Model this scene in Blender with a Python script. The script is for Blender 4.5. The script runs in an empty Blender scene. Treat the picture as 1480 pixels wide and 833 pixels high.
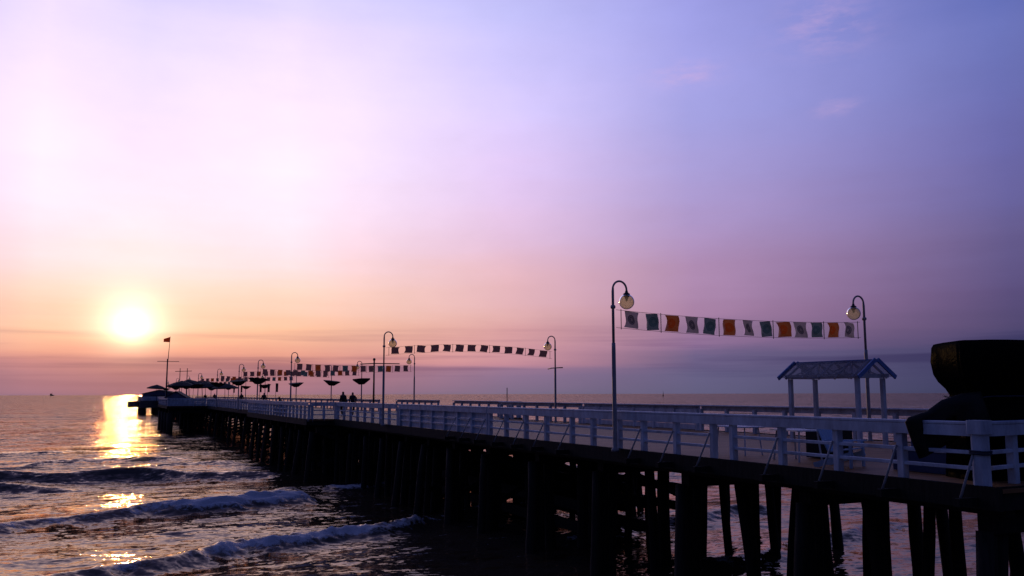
import bpy, math, random
import numpy as np
from mathutils import Vector, Matrix, noise as mnoise

R = math.radians
random.seed(7)
scene = bpy.context.scene
col = scene.collection
DK = 3.91            # deck level above the water (metres)
EYE = 5.5            # eye level above the water
XL, XR = 13.70, 23.65  # left and right railing lines of the pier (the pier runs along +Y)

# ------------------------------------------------------------------ helpers
def lin(c):
    return tuple((x / 12.92 if x <= 0.04045 else ((x + 0.055) / 1.055) ** 2.4) for x in c)

def ordinal(k):
    return ['first', 'second', 'third', 'fourth', 'fifth', 'sixth', 'seventh', 'eighth', 'ninth', 'tenth',
            'eleventh', 'twelfth'][k]

class NT:
    """small node-tree writer"""
    def __init__(self, tree):
        self.t = tree; tree.nodes.clear()
    def n(self, typ, **kw):
        nd = self.t.nodes.new(typ)
        for k, v in kw.items():
            if k == 'ins':
                for kk, vv in v.items():
                    if hasattr(vv, 'links') or isinstance(vv, bpy.types.NodeSocket):
                        self.t.links.new(vv, nd.inputs[kk])
                    else:
                        nd.inputs[kk].default_value = vv
            else:
                setattr(nd, k, v)
        return nd
    def math(self, op, a, b=None, c=None, clamp=False):
        nd = self.t.nodes.new('ShaderNodeMath'); nd.operation = op; nd.use_clamp = clamp
        for i, v in enumerate((a, b, c)):
            if v is None: continue
            if isinstance(v, bpy.types.NodeSocket): self.t.links.new(v, nd.inputs[i])
            else: nd.inputs[i].default_value = v
        return nd.outputs[0]
    def mix(self, fac, a, b, blend='MIX'):
        nd = self.t.nodes.new('ShaderNodeMix'); nd.data_type = 'RGBA'; nd.blend_type = blend
        for key, v in ((0, fac), (6, a), (7, b)):
            if isinstance(v, bpy.types.NodeSocket): self.t.links.new(v, nd.inputs[key])
            else: nd.inputs[key].default_value = v if key == 0 else (tuple(v) + (1,) if len(v) == 3 else v)
        return nd.outputs[2]
    def ramp(self, fac, stops, interp='LINEAR'):
        nd = self.t.nodes.new('ShaderNodeValToRGB'); cr = nd.color_ramp; cr.interpolation = interp
        while len(cr.elements) < len(stops): cr.elements.new(0.5)
        for e, (p, c) in zip(cr.elements, stops):
            e.position = p; e.color = tuple(c) + (1,) if len(c) == 3 else c
        self.t.links.new(fac, nd.inputs[0])
        return nd.outputs[0]
    def link(self, a, b): self.t.links.new(a, b)

MATS = {}
def material(name):
    m = bpy.data.materials.new(name); m.use_nodes = True
    MATS[name] = m
    return m, NT(m.node_tree)

def principled(name, c1, c2, rough=0.6, scale=3.0, stretch=(1, 1, 1), bump=0.15, detail=6, metallic=0.0, spec=0.5, rough_var=0.15):
    m, t = material(name)
    tc = t.n('ShaderNodeTexCoord')
    mp = t.n('ShaderNodeMapping', ins={'Vector': tc.outputs['Object'], 'Scale': stretch})
    nz = t.n('ShaderNodeTexNoise', ins={'Vector': mp.outputs[0], 'Scale': scale, 'Detail': float(detail), 'Roughness': 0.62})
    f = t.n('ShaderNodeMapRange', ins={'Value': nz.outputs['Fac'], 'From Min': 0.32, 'From Max': 0.68})
    cc = t.mix(f.outputs[0], c1, c2)
    rr = t.math('MULTIPLY_ADD', nz.outputs['Fac'], rough_var, rough - rough_var / 2)
    bp = t.n('ShaderNodeBump', ins={'Strength': bump, 'Distance': 0.02, 'Height': nz.outputs['Fac']})
    b = t.n('ShaderNodeBsdfPrincipled', ins={'Base Color': cc, 'Roughness': rr, 'Metallic': metallic, 'Normal': bp.outputs[0], 'Specular IOR Level': spec})
    o = t.n('ShaderNodeOutputMaterial'); t.link(b.outputs[0], o.inputs[0])
    return m

class MB:
    """collects boxes, beams, tubes and lathes; build() links them as ONE mesh object"""
    def __init__(s): s.v = []; s.f = []; s.sm = []
    def add(s, vs, fs, smooth=False):
        o = len(s.v); s.v += [tuple(p) for p in vs]
        for f in fs: s.f.append([i + o for i in f]); s.sm.append(smooth)
        return s
    def beam(s, p0, p1, w, h, up=(0, 0, 1), bev=0.0):
        """a bar from p0 to p1; w across, h along up; chamfered if bev"""
        p0 = Vector(p0); p1 = Vector(p1); d = (p1 - p0).normalized()
        u = Vector(up); side = d.cross(u)
        if side.length < 1e-4: side = d.cross(Vector((0, 1, 0)))
        side.normalize(); u = side.cross(d).normalized()
        if bev:
            b = bev
            prof = [(-w/2+b, -h/2), (w/2-b, -h/2), (w/2, -h/2+b), (w/2, h/2-b), (w/2-b, h/2), (-w/2+b, h/2), (-w/2, h/2-b), (-w/2, -h/2+b)]
        else:
            prof = [(-w/2, -h/2), (w/2, -h/2), (w/2, h/2), (-w/2, h/2)]
        n = len(prof)
        vs = [p0 + side*a + u*b for a, b in prof] + [p1 + side*a + u*b for a, b in prof]
        fs = [[i, (i+1) % n, n+(i+1) % n, n+i] for i in range(n)] + [list(range(n))[::-1], list(range(n, 2*n))]
        return s.add(vs, fs)
    def box(s, c, size, rz=0.0, bev=0.0):
        c = Vector(c); d = Vector((0, 0, size[2]/2))
        up = Vector((-math.sin(rz), math.cos(rz), 0))
        return s.beam(c-d, c+d, size[0], size[1], up=up, bev=bev)
    def tube(s, path, rad, n=10, cap=True, smooth=True):
        path = [Vector(p) for p in path]
        if not hasattr(rad, '__len__'): rad = [rad]*len(path)
        vs = []; ref = None
        for i, p in enumerate(path):
            d = (path[min(i+1, len(path)-1)] - path[max(i-1, 0)]).normalized()
            if ref is None:
                ref = d.cross(Vector((0, 0, 1)))
                if ref.length < 1e-3: ref = d.cross(Vector((0, 1, 0)))
            ref = (ref - d*ref.dot(d)).normalized(); o = d.cross(ref)
            for k in range(n):
                a = 2*math.pi*k/n
                vs.append(p + (ref*math.cos(a) + o*math.sin(a))*rad[i])
        fs = [[i*n+k, i*n+(k+1) % n, (i+1)*n+(k+1) % n, (i+1)*n+k] for i in range(len(path)-1) for k in range(n)]
        s.add(vs, fs, smooth)
        if cap:
            o = len(s.v) - len(vs)
            s.f += [[o+k for k in range(n)][::-1], [o+(len(path)-1)*n+k for k in range(n)]]; s.sm += [False, False]
        return s
    def lathe(s, c, prof, n=20, smooth=True):
        c = Vector(c); vs = []
        for r, z in prof:
            for k in range(n):
                a = 2*math.pi*k/n; vs.append(c + Vector((r*math.cos(a), r*math.sin(a), z)))
        fs = [[i*n+k, i*n+(k+1) % n, (i+1)*n+(k+1) % n, (i+1)*n+k] for i in range(len(prof)-1) for k in range(n)]
        return s.add(vs, fs, smooth)
    def mesh(s, name, mat):
        me = bpy.data.meshes.new(name); me.from_pydata(s.v, [], s.f); me.update()
        me.polygons.foreach_set('use_smooth', s.sm); me.materials.append(mat)
        return me
    def build(s, name, mat, parent=None, loc=(0, 0, 0)):
        o = bpy.data.objects.new(name, s.mesh(name, mat)); col.objects.link(o); o.location = loc
        if parent: o.parent = parent
        return o

def tag(o, label=None, cat=None, group=None, kind=None):
    for k, v in (('label', label), ('category', cat), ('group', group), ('kind', kind)):
        if v: o[k] = v
    return o

def empty(name, loc=(0, 0, 0), rz=0.0, **kw):
    o = bpy.data.objects.new(name, None); col.objects.link(o)
    o.location = loc; o.rotation_euler = (0, 0, rz); o.empty_display_size = 0.3
    return tag(o, **kw)

def kids(o): return [c for c in col.objects if c.parent == o]
def copy_tree(o, parent=None, children=None):
    c = o.copy(); col.objects.link(c); c.parent = parent
    for ch in (children if children is not None else list(o.children)): copy_tree(ch, c)
    return c

# ------------------------------------------------------------------ materials
WHITE = principled('weathered_white_paint', lin((.66, .68, .73)), lin((.87, .90, .95)), rough=.55, scale=3.2, stretch=(1, 1, .45), bump=.35, detail=9)
PALE_BLUE = principled('pale_blue_paint', lin((.62, .74, .86)), lin((.70, .81, .92)), rough=.5, scale=4)
NAVY = principled('navy_blue_paint', lin((.12, .20, .36)), lin((.16, .26, .42)), rough=.5, scale=4)
BLUE_TRIM = principled('blue_trim_paint', lin((.32, .45, .70)), lin((.40, .54, .78)), rough=.5, scale=4)
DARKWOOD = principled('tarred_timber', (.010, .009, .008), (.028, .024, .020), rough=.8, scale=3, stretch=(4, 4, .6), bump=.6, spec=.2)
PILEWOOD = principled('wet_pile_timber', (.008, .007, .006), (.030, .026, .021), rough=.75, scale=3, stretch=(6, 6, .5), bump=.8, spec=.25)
STEEL = principled('painted_steel', lin((.56, .55, .58)), lin((.66, .65, .66)), rough=.45, scale=9, bump=.1)
DARKSTEEL = principled('dark_steel', (.02, .018, .018), (.04, .035, .035), rough=.5, scale=8, bump=.1)
STRUT = principled('galvanised_strut', lin((.50, .50, .52)), lin((.66, .66, .66)), rough=.5, scale=9, bump=.1)
BLACKBOX = principled('matte_black', (.006, .006, .007), (.012, .012, .013), rough=.7, scale=5)
CANVAS = principled('dark_canvas', (.012, .010, .011), (.028, .022, .024), rough=.85, scale=6)
ROOFTILE = principled('dark_red_roof', (.035, .014, .012), (.06, .025, .02), rough=.8, scale=5)
CONCRETE = principled('stained_concrete', (.07, .062, .056), (.14, .125, .115), rough=.85, scale=1.2, bump=.5)
ROPE = principled('blue_rope', (.01, .012, .035), (.02, .025, .06), rough=.8, scale=30)
GLOBE_SOCKET = DARKSTEEL
PAVILION = principled('blue_grey_boards', lin((.30, .32, .42)), lin((.38, .40, .50)), rough=.7, scale=2)
RED = principled('red_reflector', (.5, .02, .01), (.55, .03, .015), rough=.2, scale=20)

def deck_material():
    m, t = material('deck_planks')
    tc = t.n('ShaderNodeTexCoord')
    sep = t.n('ShaderNodeSeparateXYZ', ins={0: tc.outputs['Object']})
    y = t.math('MULTIPLY', sep.outputs[1], 1/0.145)
    fr = t.math('FRACT', y); idx = t.math('FLOOR', y)
    gap = t.math('LESS_THAN', fr, 0.07)
    wn = t.n('ShaderNodeTexWhiteNoise', noise_dimensions='1D', ins={'W': idx})
    mp = t.n('ShaderNodeMapping', ins={'Vector': tc.outputs['Object'], 'Scale': (1.2, 18, 1)})
    nz = t.n('ShaderNodeTexNoise', ins={'Vector': mp.outputs[0], 'Scale': 1.5, 'Detail': 7.0, 'Roughness': .65})
    c = t.mix(wn.outputs[0], lin((.58, .40, .24)), lin((.70, .50, .32)))
    c = t.mix(nz.outputs['Fac'], t.mix(.45, c, (.02, .015, .012)), c)
    c = t.mix(gap, c, (.01, .008, .007))
    h = t.math('SUBTRACT', t.math('MULTIPLY', nz.outputs['Fac'], .25), gap)
    bp = t.n('ShaderNodeBump', ins={'Strength': .5, 'Distance': .01, 'Height': h})
    b = t.n('ShaderNodeBsdfPrincipled', ins={'Base Color': c, 'Roughness': .6, 'Specular IOR Level': .22, 'Normal': bp.outputs[0]})
    o = t.n('ShaderNodeOutputMaterial'); t.link(b.outputs[0], o.inputs[0])
    return m
DECK = deck_material()

def tarp_material():
    m, t = material('black_plastic_tarpaulin')
    tc = t.n('ShaderNodeTexCoord')
    nz = t.n('ShaderNodeTexNoise', ins={'Vector': tc.outputs['Object'], 'Scale': 5.0, 'Detail': 4.0, 'Distortion': 1.6})
    bp = t.n('ShaderNodeBump', ins={'Strength': .3, 'Distance': .05, 'Height': nz.outputs['Fac']})
    df = t.n('ShaderNodeBsdfDiffuse', ins={'Color': (.0018, .0018, .0024, 1), 'Normal': bp.outputs[0]})
    gl = t.n('ShaderNodeBsdfGlossy', ins={'Color': (1, 1, 1, 1), 'Roughness': .32, 'Normal': bp.outputs[0]})
    b = t.n('ShaderNodeMixShader', ins={0: .003, 1: df.outputs[0], 2: gl.outputs[0]})
    o = t.n('ShaderNodeOutputMaterial'); t.link(b.outputs[0], o.inputs[0])
    return m
TARP = tarp_material()

DRAPE = principled('mottled_dark_cloth', (.0025, .0025, .003), (.015, .010, .008), rough=.6, scale=9, stretch=(1, 1, .6), bump=.6, spec=.3)

def globe_material():
    m, t = material('cream_glass_globe')
    tr = t.n('ShaderNodeBsdfTranslucent', ins={'Color': lin((1, .97, .86)) + (1,)})
    tp = t.n('ShaderNodeBsdfTransparent', ins={'Color': lin((.95, .91, .78)) + (1,)})
    gl = t.n('ShaderNodeBsdfGlossy', ins={'Color': (1, 1, 1, 1), 'Roughness': .15})
    fr = t.n('ShaderNodeFresnel', ins={'IOR': 1.12})
    m1 = t.n('ShaderNodeMixShader', ins={0: .50, 1: tr.outputs[0], 2: tp.outputs[0]})
    m2 = t.n('ShaderNodeMixShader', ins={0: fr.outputs[0], 1: m1.outputs[0], 2: gl.outputs[0]})
    o = t.n('ShaderNodeOutputMaterial'); t.link(m2.outputs[0], o.inputs[0])
    return m
GLOBE = globe_material()

def roofglass_material():
    m, t = material('clouded_roof_sheet')
    tc = t.n('ShaderNodeTexCoord')
    nz = t.n('ShaderNodeTexNoise', ins={'Vector': tc.outputs['Object'], 'Scale': 4.0, 'Detail': 5.0})
    tr = t.n('ShaderNodeBsdfTranslucent', ins={'Color': (.45, .45, .5, 1)})
    gl = t.n('ShaderNodeBsdfPrincipled', ins={'Base Color': (.16, .17, .2, 1), 'Roughness': .3})
    tp = t.n('ShaderNodeBsdfTransparent', ins={'Color': (.85, .85, .9, 1)})
    a = t.n('ShaderNodeMixShader', ins={0: .5, 1: tr.outputs[0], 2: gl.outputs[0]})
    f = t.math('MULTIPLY_ADD', nz.outputs['Fac'], .14, .52)
    b = t.n('ShaderNodeMixShader', ins={0: f, 1: a.outputs[0], 2: tp.outputs[0]})
    o = t.n('ShaderNodeOutputMaterial'); t.link(b.outputs[0], o.inputs[0])
    return m
ROOFGLASS = roofglass_material()

def cloth_material(name, c, em=None, trans=.6, alpha=0.0):
    """thin printed cloth: sky shines through it; em = colour of the round printed emblem"""
    m, t = material(name)
    tc = t.n('ShaderNodeTexCoord')
    cc = tuple(c) + (1,)
    wv = t.n('ShaderNodeTexNoise', ins={'Vector': tc.outputs['Object'], 'Scale': 6.0, 'Detail': 3.0})
    colr = t.mix(wv.outputs['Fac'], tuple(x*.85 for x in c), tuple(min(1, x*1.15) for x in c))
    if em:
        sep = t.n('ShaderNodeSeparateXYZ', ins={0: tc.outputs['Object']})
        d = t.math('SQRT', t.math('ADD', t.math('POWER', sep.outputs[0], 2.0), t.math('POWER', t.math('ADD', sep.outputs[2], .25), 2.0)))
        disc = t.math('LESS_THAN', d, .15)
        ring = t.math('MULTIPLY', t.math('GREATER_THAN', d, .105), t.math('LESS_THAN', d, .118))
        ang = t.math('ARCTAN2', sep.outputs[0], t.math('ADD', sep.outputs[2], .25))
        petal = t.math('LESS_THAN', d, t.math('MULTIPLY_ADD', t.math('COSINE', t.math('MULTIPLY', ang, 6.0)), .018, .055))
        light = t.math('MAXIMUM', ring, petal)
        fac = t.math('MULTIPLY', disc, t.math('SUBTRACT', 1.0, t.math('MULTIPLY', light, .55)))
        colr = t.mix(fac, colr, em)
    df = t.n('ShaderNodeBsdfDiffuse', ins={'Color': colr})
    tr = t.n('ShaderNodeBsdfTranslucent', ins={'Color': colr})
    mx = t.n('ShaderNodeMixShader', ins={0: trans, 1: df.outputs[0], 2: tr.outputs[0]})
    if alpha:
        tp = t.n('ShaderNodeBsdfTransparent')
        mx = t.n('ShaderNodeMixShader', ins={0: alpha, 1: mx.outputs[0], 2: tp.outputs[0]})
    o = t.n('ShaderNodeOutputMaterial'); t.link(mx.outputs[0], o.inputs[0])
    return m
FLAG_GREY = cloth_material('grey_emblem_cloth', lin((.60, .57, .61)), lin((.30, .30, .36)), .62)
FLAG_TEAL = cloth_material('teal_cloth', lin((.36, .43, .47)), lin((.24, .34, .38)), .62)
FLAG_ORANGE = cloth_material('orange_cloth', lin((.66, .38, .23)), lin((.66, .28, .12)), .62)
FLAG_MAUVE = cloth_material('mauve_brown_cloth', lin((.50, .38, .40)), None, .38)
FLAG_WHITE = cloth_material('white_gauze', lin((.93, .92, .93)), None, .7, .74)
FLAG_MAST = cloth_material('orange_red_cloth', lin((.85, .32, .15)), None, .7)

def person_material(name, jacket, trousers):
    m, t = material(name)
    tc = t.n('ShaderNodeTexCoord')
    sep = t.n('ShaderNodeSeparateXYZ', ins={0: tc.outputs['Object']})
    c = t.ramp(t.math('MULTIPLY', sep.outputs[2], .5), [(0, (.01, .01, .01)), (.045, trousers), (.44, jacket), (.745, (.22, .12, .09)), (.825, (.02, .015, .012))], 'CONSTANT')
    b = t.n('ShaderNodeBsdfPrincipled', ins={'Base Color': c, 'Roughness': .8})
    o = t.n('ShaderNodeOutputMaterial'); t.link(b.outputs[0], o.inputs[0])
    return m
PERSON_A = person_material('dark_clothes', (.012, .012, .016), (.01, .01, .014))
PERSON_B = person_material('dark_brown_clothes', (.03, .02, .02), (.012, .012, .018))

# ------------------------------------------------------------------ sun direction
SUN_EL, SUN_AZ = 4.06, 1.4             # degrees; azimuth measured from +Y towards +X
SUN = Vector((math.sin(R(SUN_AZ))*math.cos(R(SUN_EL)), math.cos(R(SUN_AZ))*math.cos(R(SUN_EL)), math.sin(R(SUN_EL))))

def make_world():
    w = bpy.data.worlds.new('World'); scene.world = w; w.use_nodes = True
    t = NT(w.node_tree)
    tc = t.n('ShaderNodeTexCoord')
    rot = t.n('ShaderNodeVectorRotate', rotation_type='Z_AXIS', ins={'Vector': tc.outputs['Generated'], 'Angle': R(SUN_AZ)})
    sep = t.n('ShaderNodeSeparateXYZ', ins={0: rot.outputs[0]})
    X, Y, Z = sep.outputs
    DEG = 180/math.pi
    az_s = t.math('MULTIPLY', t.math('ARCTAN2', X, Y), DEG)          # signed azimuth from the sun
    el0 = t.math('MULTIPLY', t.math('ARCSINE', Z), DEG)
    # drifting cloud banks: long horizontal streaks shift the layers of the sky
    cv = t.n('ShaderNodeCombineXYZ', ins={0: t.math('MULTIPLY', az_s, .035), 1: t.math('MULTIPLY', el0, .42), 2: 3.1})
    nz = t.n('ShaderNodeTexNoise', ins={'Vector': cv.outputs[0], 'Scale': 1.0, 'Detail': 6.0, 'Roughness': .55})
    wob = t.math('MULTIPLY', t.math('SUBTRACT', nz.outputs['Fac'], .5), 3.2)
    wob = t.math('MULTIPLY', wob, t.math('MULTIPLY_ADD', t.math('ABSOLUTE', el0), .14, .35, clamp=True))
    el = t.math('MAXIMUM', t.math('ADD', el0, wob), 0.0)
    p = t.math('SQRT', t.math('DIVIDE', el, 90.0))
    def P(e): return math.sqrt(e/90.0)
    ZEN = (.16, .20, .41)
    cols = [
        (0,  [(0, (.60, .41, .47)), (1, (.65, .43, .47)), (1.7, (.71, .46, .47)), (2.2, (.78, .50, .48)), (2.7, (.90, .60, .51)), (3.4, (.96, .70, .55)), (5, (.99, .80, .69)), (8, (.99, .87, .87)), (12, (.99, .90, .96)), (16, (.98, .90, 1)), (20, (.93, .87, 1)), (25, (.82, .79, 1)), (45, (.38, .39, .66))]),
        (9,  [(0, (.56, .41, .50)), (1.3, (.68, .46, .51)), (1.9, (.76, .50, .51)), (2.5, (.89, .61, .54)), (4, (.98, .75, .62)), (6, (.99, .83, .76)), (9, (1, .88, .92)), (14, (1, .93, 1)), (18, (.99, .91, 1)), (22, (.94, .87, 1)), (25, (.85, .82, 1)), (45, (.38, .39, .66))]),
        (23, [(0, (.45, .40, .50)), (1.2, (.52, .42, .54)), (1.75, (.57, .44, .55)), (2.15, (.74, .52, .58)), (3.5, (.82, .60, .61)), (5, (.87, .67, .67)), (7.5, (.89, .71, .75)), (10, (.88, .74, .85)), (14, (.88, .78, .95)), (18, (.85, .79, .98)), (24, (.76, .75, .97)), (45, (.35, .37, .64))]),
        (35, [(0, (.36, .35, .47)), (1.2, (.38, .36, .50)), (2.3, (.41, .36, .51)), (2.9, (.54, .42, .57)), (3.6, (.57, .44, .58)), (5.5, (.64, .49, .63)), (7.5, (.67, .53, .68)), (10, (.68, .57, .75)), (14, (.66, .61, .83)), (18, (.64, .63, .88)), (24, (.62, .62, .89)), (45, (.30, .33, .60))]),
        (53, [(0, (.20, .21, .34)), (1.5, (.22, .22, .37)), (3, (.25, .24, .40)), (3.7, (.31, .27, .43)), (6, (.35, .30, .48)), (9, (.40, .36, .56)), (14, (.41, .40, .65)), (20, (.42, .45, .72)), (24, (.36, .41, .70)), (45, (.24, .28, .52))]),
        (72, [(0, (.10, .11, .19)), (4, (.11, .12, .21)), (10, (.13, .15, .26)), (25, (.16, .19, .35)), (45, (.15, .18, .36))]),
        (120, [(0, (.10, .12, .20)), (4, (.13, .15, .25)), (10, (.15, .18, .31)), (25, (.18, .22, .40)), (45, (.19, .23, .44))]),
    ]
    ab = t.math('MAXIMUM', az_s, t.math('MULTIPLY', az_s, -1.7))
    prev = None
    for i, (a, st) in enumerate(cols):
        stops = [(P(e), lin(c)) for e, c in st] + [(1.0, lin(ZEN))]
        r = t.ramp(p, stops)
        if prev is None: prev = r
        else:
            f = t.n('ShaderNodeMapRange', ins={'Value': ab, 'From Min': float(cols[i-1][0]), 'From Max': float(a)})
            prev = t.mix(f.outputs[0], prev, r)
    skyc = prev
    # faint mottled veil
    cv2 = t.n('ShaderNodeCombineXYZ', ins={0: t.math('MULTIPLY', az_s, .09), 1: t.math('MULTIPLY', el0, .16), 2: 0.7})
    nz2 = t.n('ShaderNodeTexNoise', ins={'Vector': cv2.outputs[0], 'Scale': 1.0, 'Detail': 7.0, 'Roughness': .6})
    veil = t.math('MULTIPLY_ADD', nz2.outputs['Fac'], .26, .92)
    skyc = t.mix(1.0, skyc, t.n('ShaderNodeCombineColor', ins={0: veil, 1: veil, 2: veil}).outputs[0], 'MULTIPLY')
    # thin dark bars of cloud low over the sea
    nz4 = t.n('ShaderNodeTexNoise', ins={'Vector': t.n('ShaderNodeCombineXYZ', ins={0: t.math('MULTIPLY', az_s, .05), 1: t.math('MULTIPLY', el0, 1.5), 2: 9.3}).outputs[0], 'Scale': 1.0, 'Detail': 5.0, 'Roughness': .5})
    bar = t.n('ShaderNodeMapRange', ins={'Value': nz4.outputs['Fac'], 'From Min': .50, 'From Max': .66}).outputs[0]
    bar = t.math('MULTIPLY', bar, t.math('POWER', 2.718, t.math('MULTIPLY', t.math('POWER', t.math('ABSOLUTE', t.math('DIVIDE', t.math('SUBTRACT', el0, 2.4), 1.5)), 2.0), -1.0)))
    skyc = t.mix(t.math('MULTIPLY', bar, .55), skyc, t.mix(1.0, skyc, (.35, .30, .55), 'MULTIPLY'))
    # small sunlit wisps high on the right
    nz3 = t.n('ShaderNodeTexNoise', ins={'Vector': t.n('ShaderNodeCombineXYZ', ins={0: t.math('MULTIPLY', az_s, .35), 1: t.math('MULTIPLY', el0, 1.1), 2: 5.0}).outputs[0], 'Scale': 1.0, 'Detail': 6.0, 'Roughness': .6})
    wm = None
    for (a, e, sa, se) in ((34.6, 20.0, 2.3, .8), (43.6, 22.0, 2.6, 1.6), (44.0, 17.2, 1.2, .5)):
        g = t.math('ADD', t.math('POWER', t.math('ABSOLUTE', t.math('DIVIDE', t.math('SUBTRACT', az_s, a), sa)), 2.0), t.math('POWER', t.math('ABSOLUTE', t.math('DIVIDE', t.math('SUBTRACT', el0, e), se)), 2.0))
        g = t.math('POWER', 2.718, t.math('MULTIPLY', g, -1.0))
        wm = g if wm is None else t.math('ADD', wm, g)
    wisp = t.math('MULTIPLY', wm, t.n('ShaderNodeMapRange', ins={'Value': nz3.outputs['Fac'], 'From Min': .42, 'From Max': .72}).outputs[0])
    skyc = t.mix(t.math('MULTIPLY', wisp, .40, clamp=True), skyc, lin((.90, .72, .86)))
    # the sun itself in thin haze
    dt = t.n('ShaderNodeVectorMath', operation='DOT_PRODUCT', ins={0: tc.outputs['Generated'], 1: tuple(SUN)})
    ang = t.math('MULTIPLY', t.math('ARCCOSINE', t.math('MINIMUM', dt.outputs['Value'], 1.0)), DEG)
    def gauss(s): return t.math('POWER', 2.718, t.math('MULTIPLY', t.math('POWER', t.math('DIVIDE', ang, s), 2.0), -1.0))
    g1 = t.math('MULTIPLY', gauss(.75), 2.3)
    g2 = t.math('MULTIPLY', gauss(1.7), .95)
    g3 = t.math('MULTIPLY', gauss(4.2), .15)
    low = t.n('ShaderNodeMapRange', ins={'Value': el, 'From Min': 1.2, 'From Max': 3.9}).outputs[0]
    glow = t.mix(1.0, (0, 0, 0), (0, 0, 0), 'ADD')
    for g, c in ((g1, (1.0, .62, .26)), (g2, (1.0, .84, .56)), (g3, (1.0, .66, .46))):
        gg = t.math('MULTIPLY', g, low)
        glow = t.mix(1.0, glow, t.mix(1.0, t.n('ShaderNodeCombineColor', ins={0: gg, 1: gg, 2: gg}).outputs[0], c, 'MULTIPLY'), 'ADD')
    skyc = t.mix(1.0, skyc, glow, 'ADD')
    skyc = t.mix(t.math('LESS_THAN', Z, -.002), skyc, (.03, .03, .04))
    bg = t.n('ShaderNodeBackground', ins={'Color': skyc, 'Strength': 1.0})
    ns = t.n('ShaderNodeTexSky', sky_type='NISHITA', sun_disc=False, sun_elevation=R(SUN_EL), sun_rotation=R(SUN_AZ), air_density=1.0, dust_density=2.0, ozone_density=3.0)
    bg2 = t.n('ShaderNodeBackground', ins={'Color': ns.outputs[0], 'Strength': .05 * .06})
    ad = t.n('ShaderNodeAddShader', ins={0: bg.outputs[0], 1: bg2.outputs[0]})
    o = t.n('ShaderNodeOutputWorld'); t.link(ad.outputs[0], o.inputs[0])
    w.cycles.sampling_method = 'MANUAL'; w.cycles.sample_map_resolution = 2048
make_world()

sun = bpy.data.lights.new('sun', 'SUN'); sun.energy = .28; sun.angle = R(.5); sun.color = (1.0, .56, .20)
so = bpy.data.objects.new('sun', sun); col.objects.link(so)
so.rotation_euler = (-SUN).to_track_quat('-Z', 'Y').to_euler()

# ------------------------------------------------------------------ sea and sand
def axis(lo, hi, f0, f1, step, grow):
    a = list(np.arange(f0, f1 + step/2, step))
    s = step; x = a[-1]
    while x < hi: s *= grow; x += s; a.append(x)
    s = step; x = a[0]; b = []
    while x > lo: s *= grow; x -= s; b.append(x)
    return np.array(b[::-1] + a)

def crest(X, Y, yc, amp, back, front):
    s = Y - yc
    return amp*np.where(s > 0, np.exp(-(s/back)**2), np.exp(-(np.abs(s)/front)**1.6))

def fbm(X, Y, seed, sx, sy, octs):
    """sum of wandering sines: cheap irregular swell"""
    rng = np.random.RandomState(seed); h = np.zeros_like(X)
    for (wl, amp, n) in octs:
        for _ in range(n):
            th = rng.normal(0, .55) ; k = 2*np.pi/(wl*rng.uniform(.7, 1.4)); ph = rng.uniform(0, 6.28)
            h += amp/np.sqrt(n)*np.sin(k*(np.sin(th)*X*sx + np.cos(th)*Y*sy) + ph)
    return h

def smooth(e0, e1, x):
    t = np.clip((x-e0)/(e1-e0), 0, 1); return t*t*(3-2*t)

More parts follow.
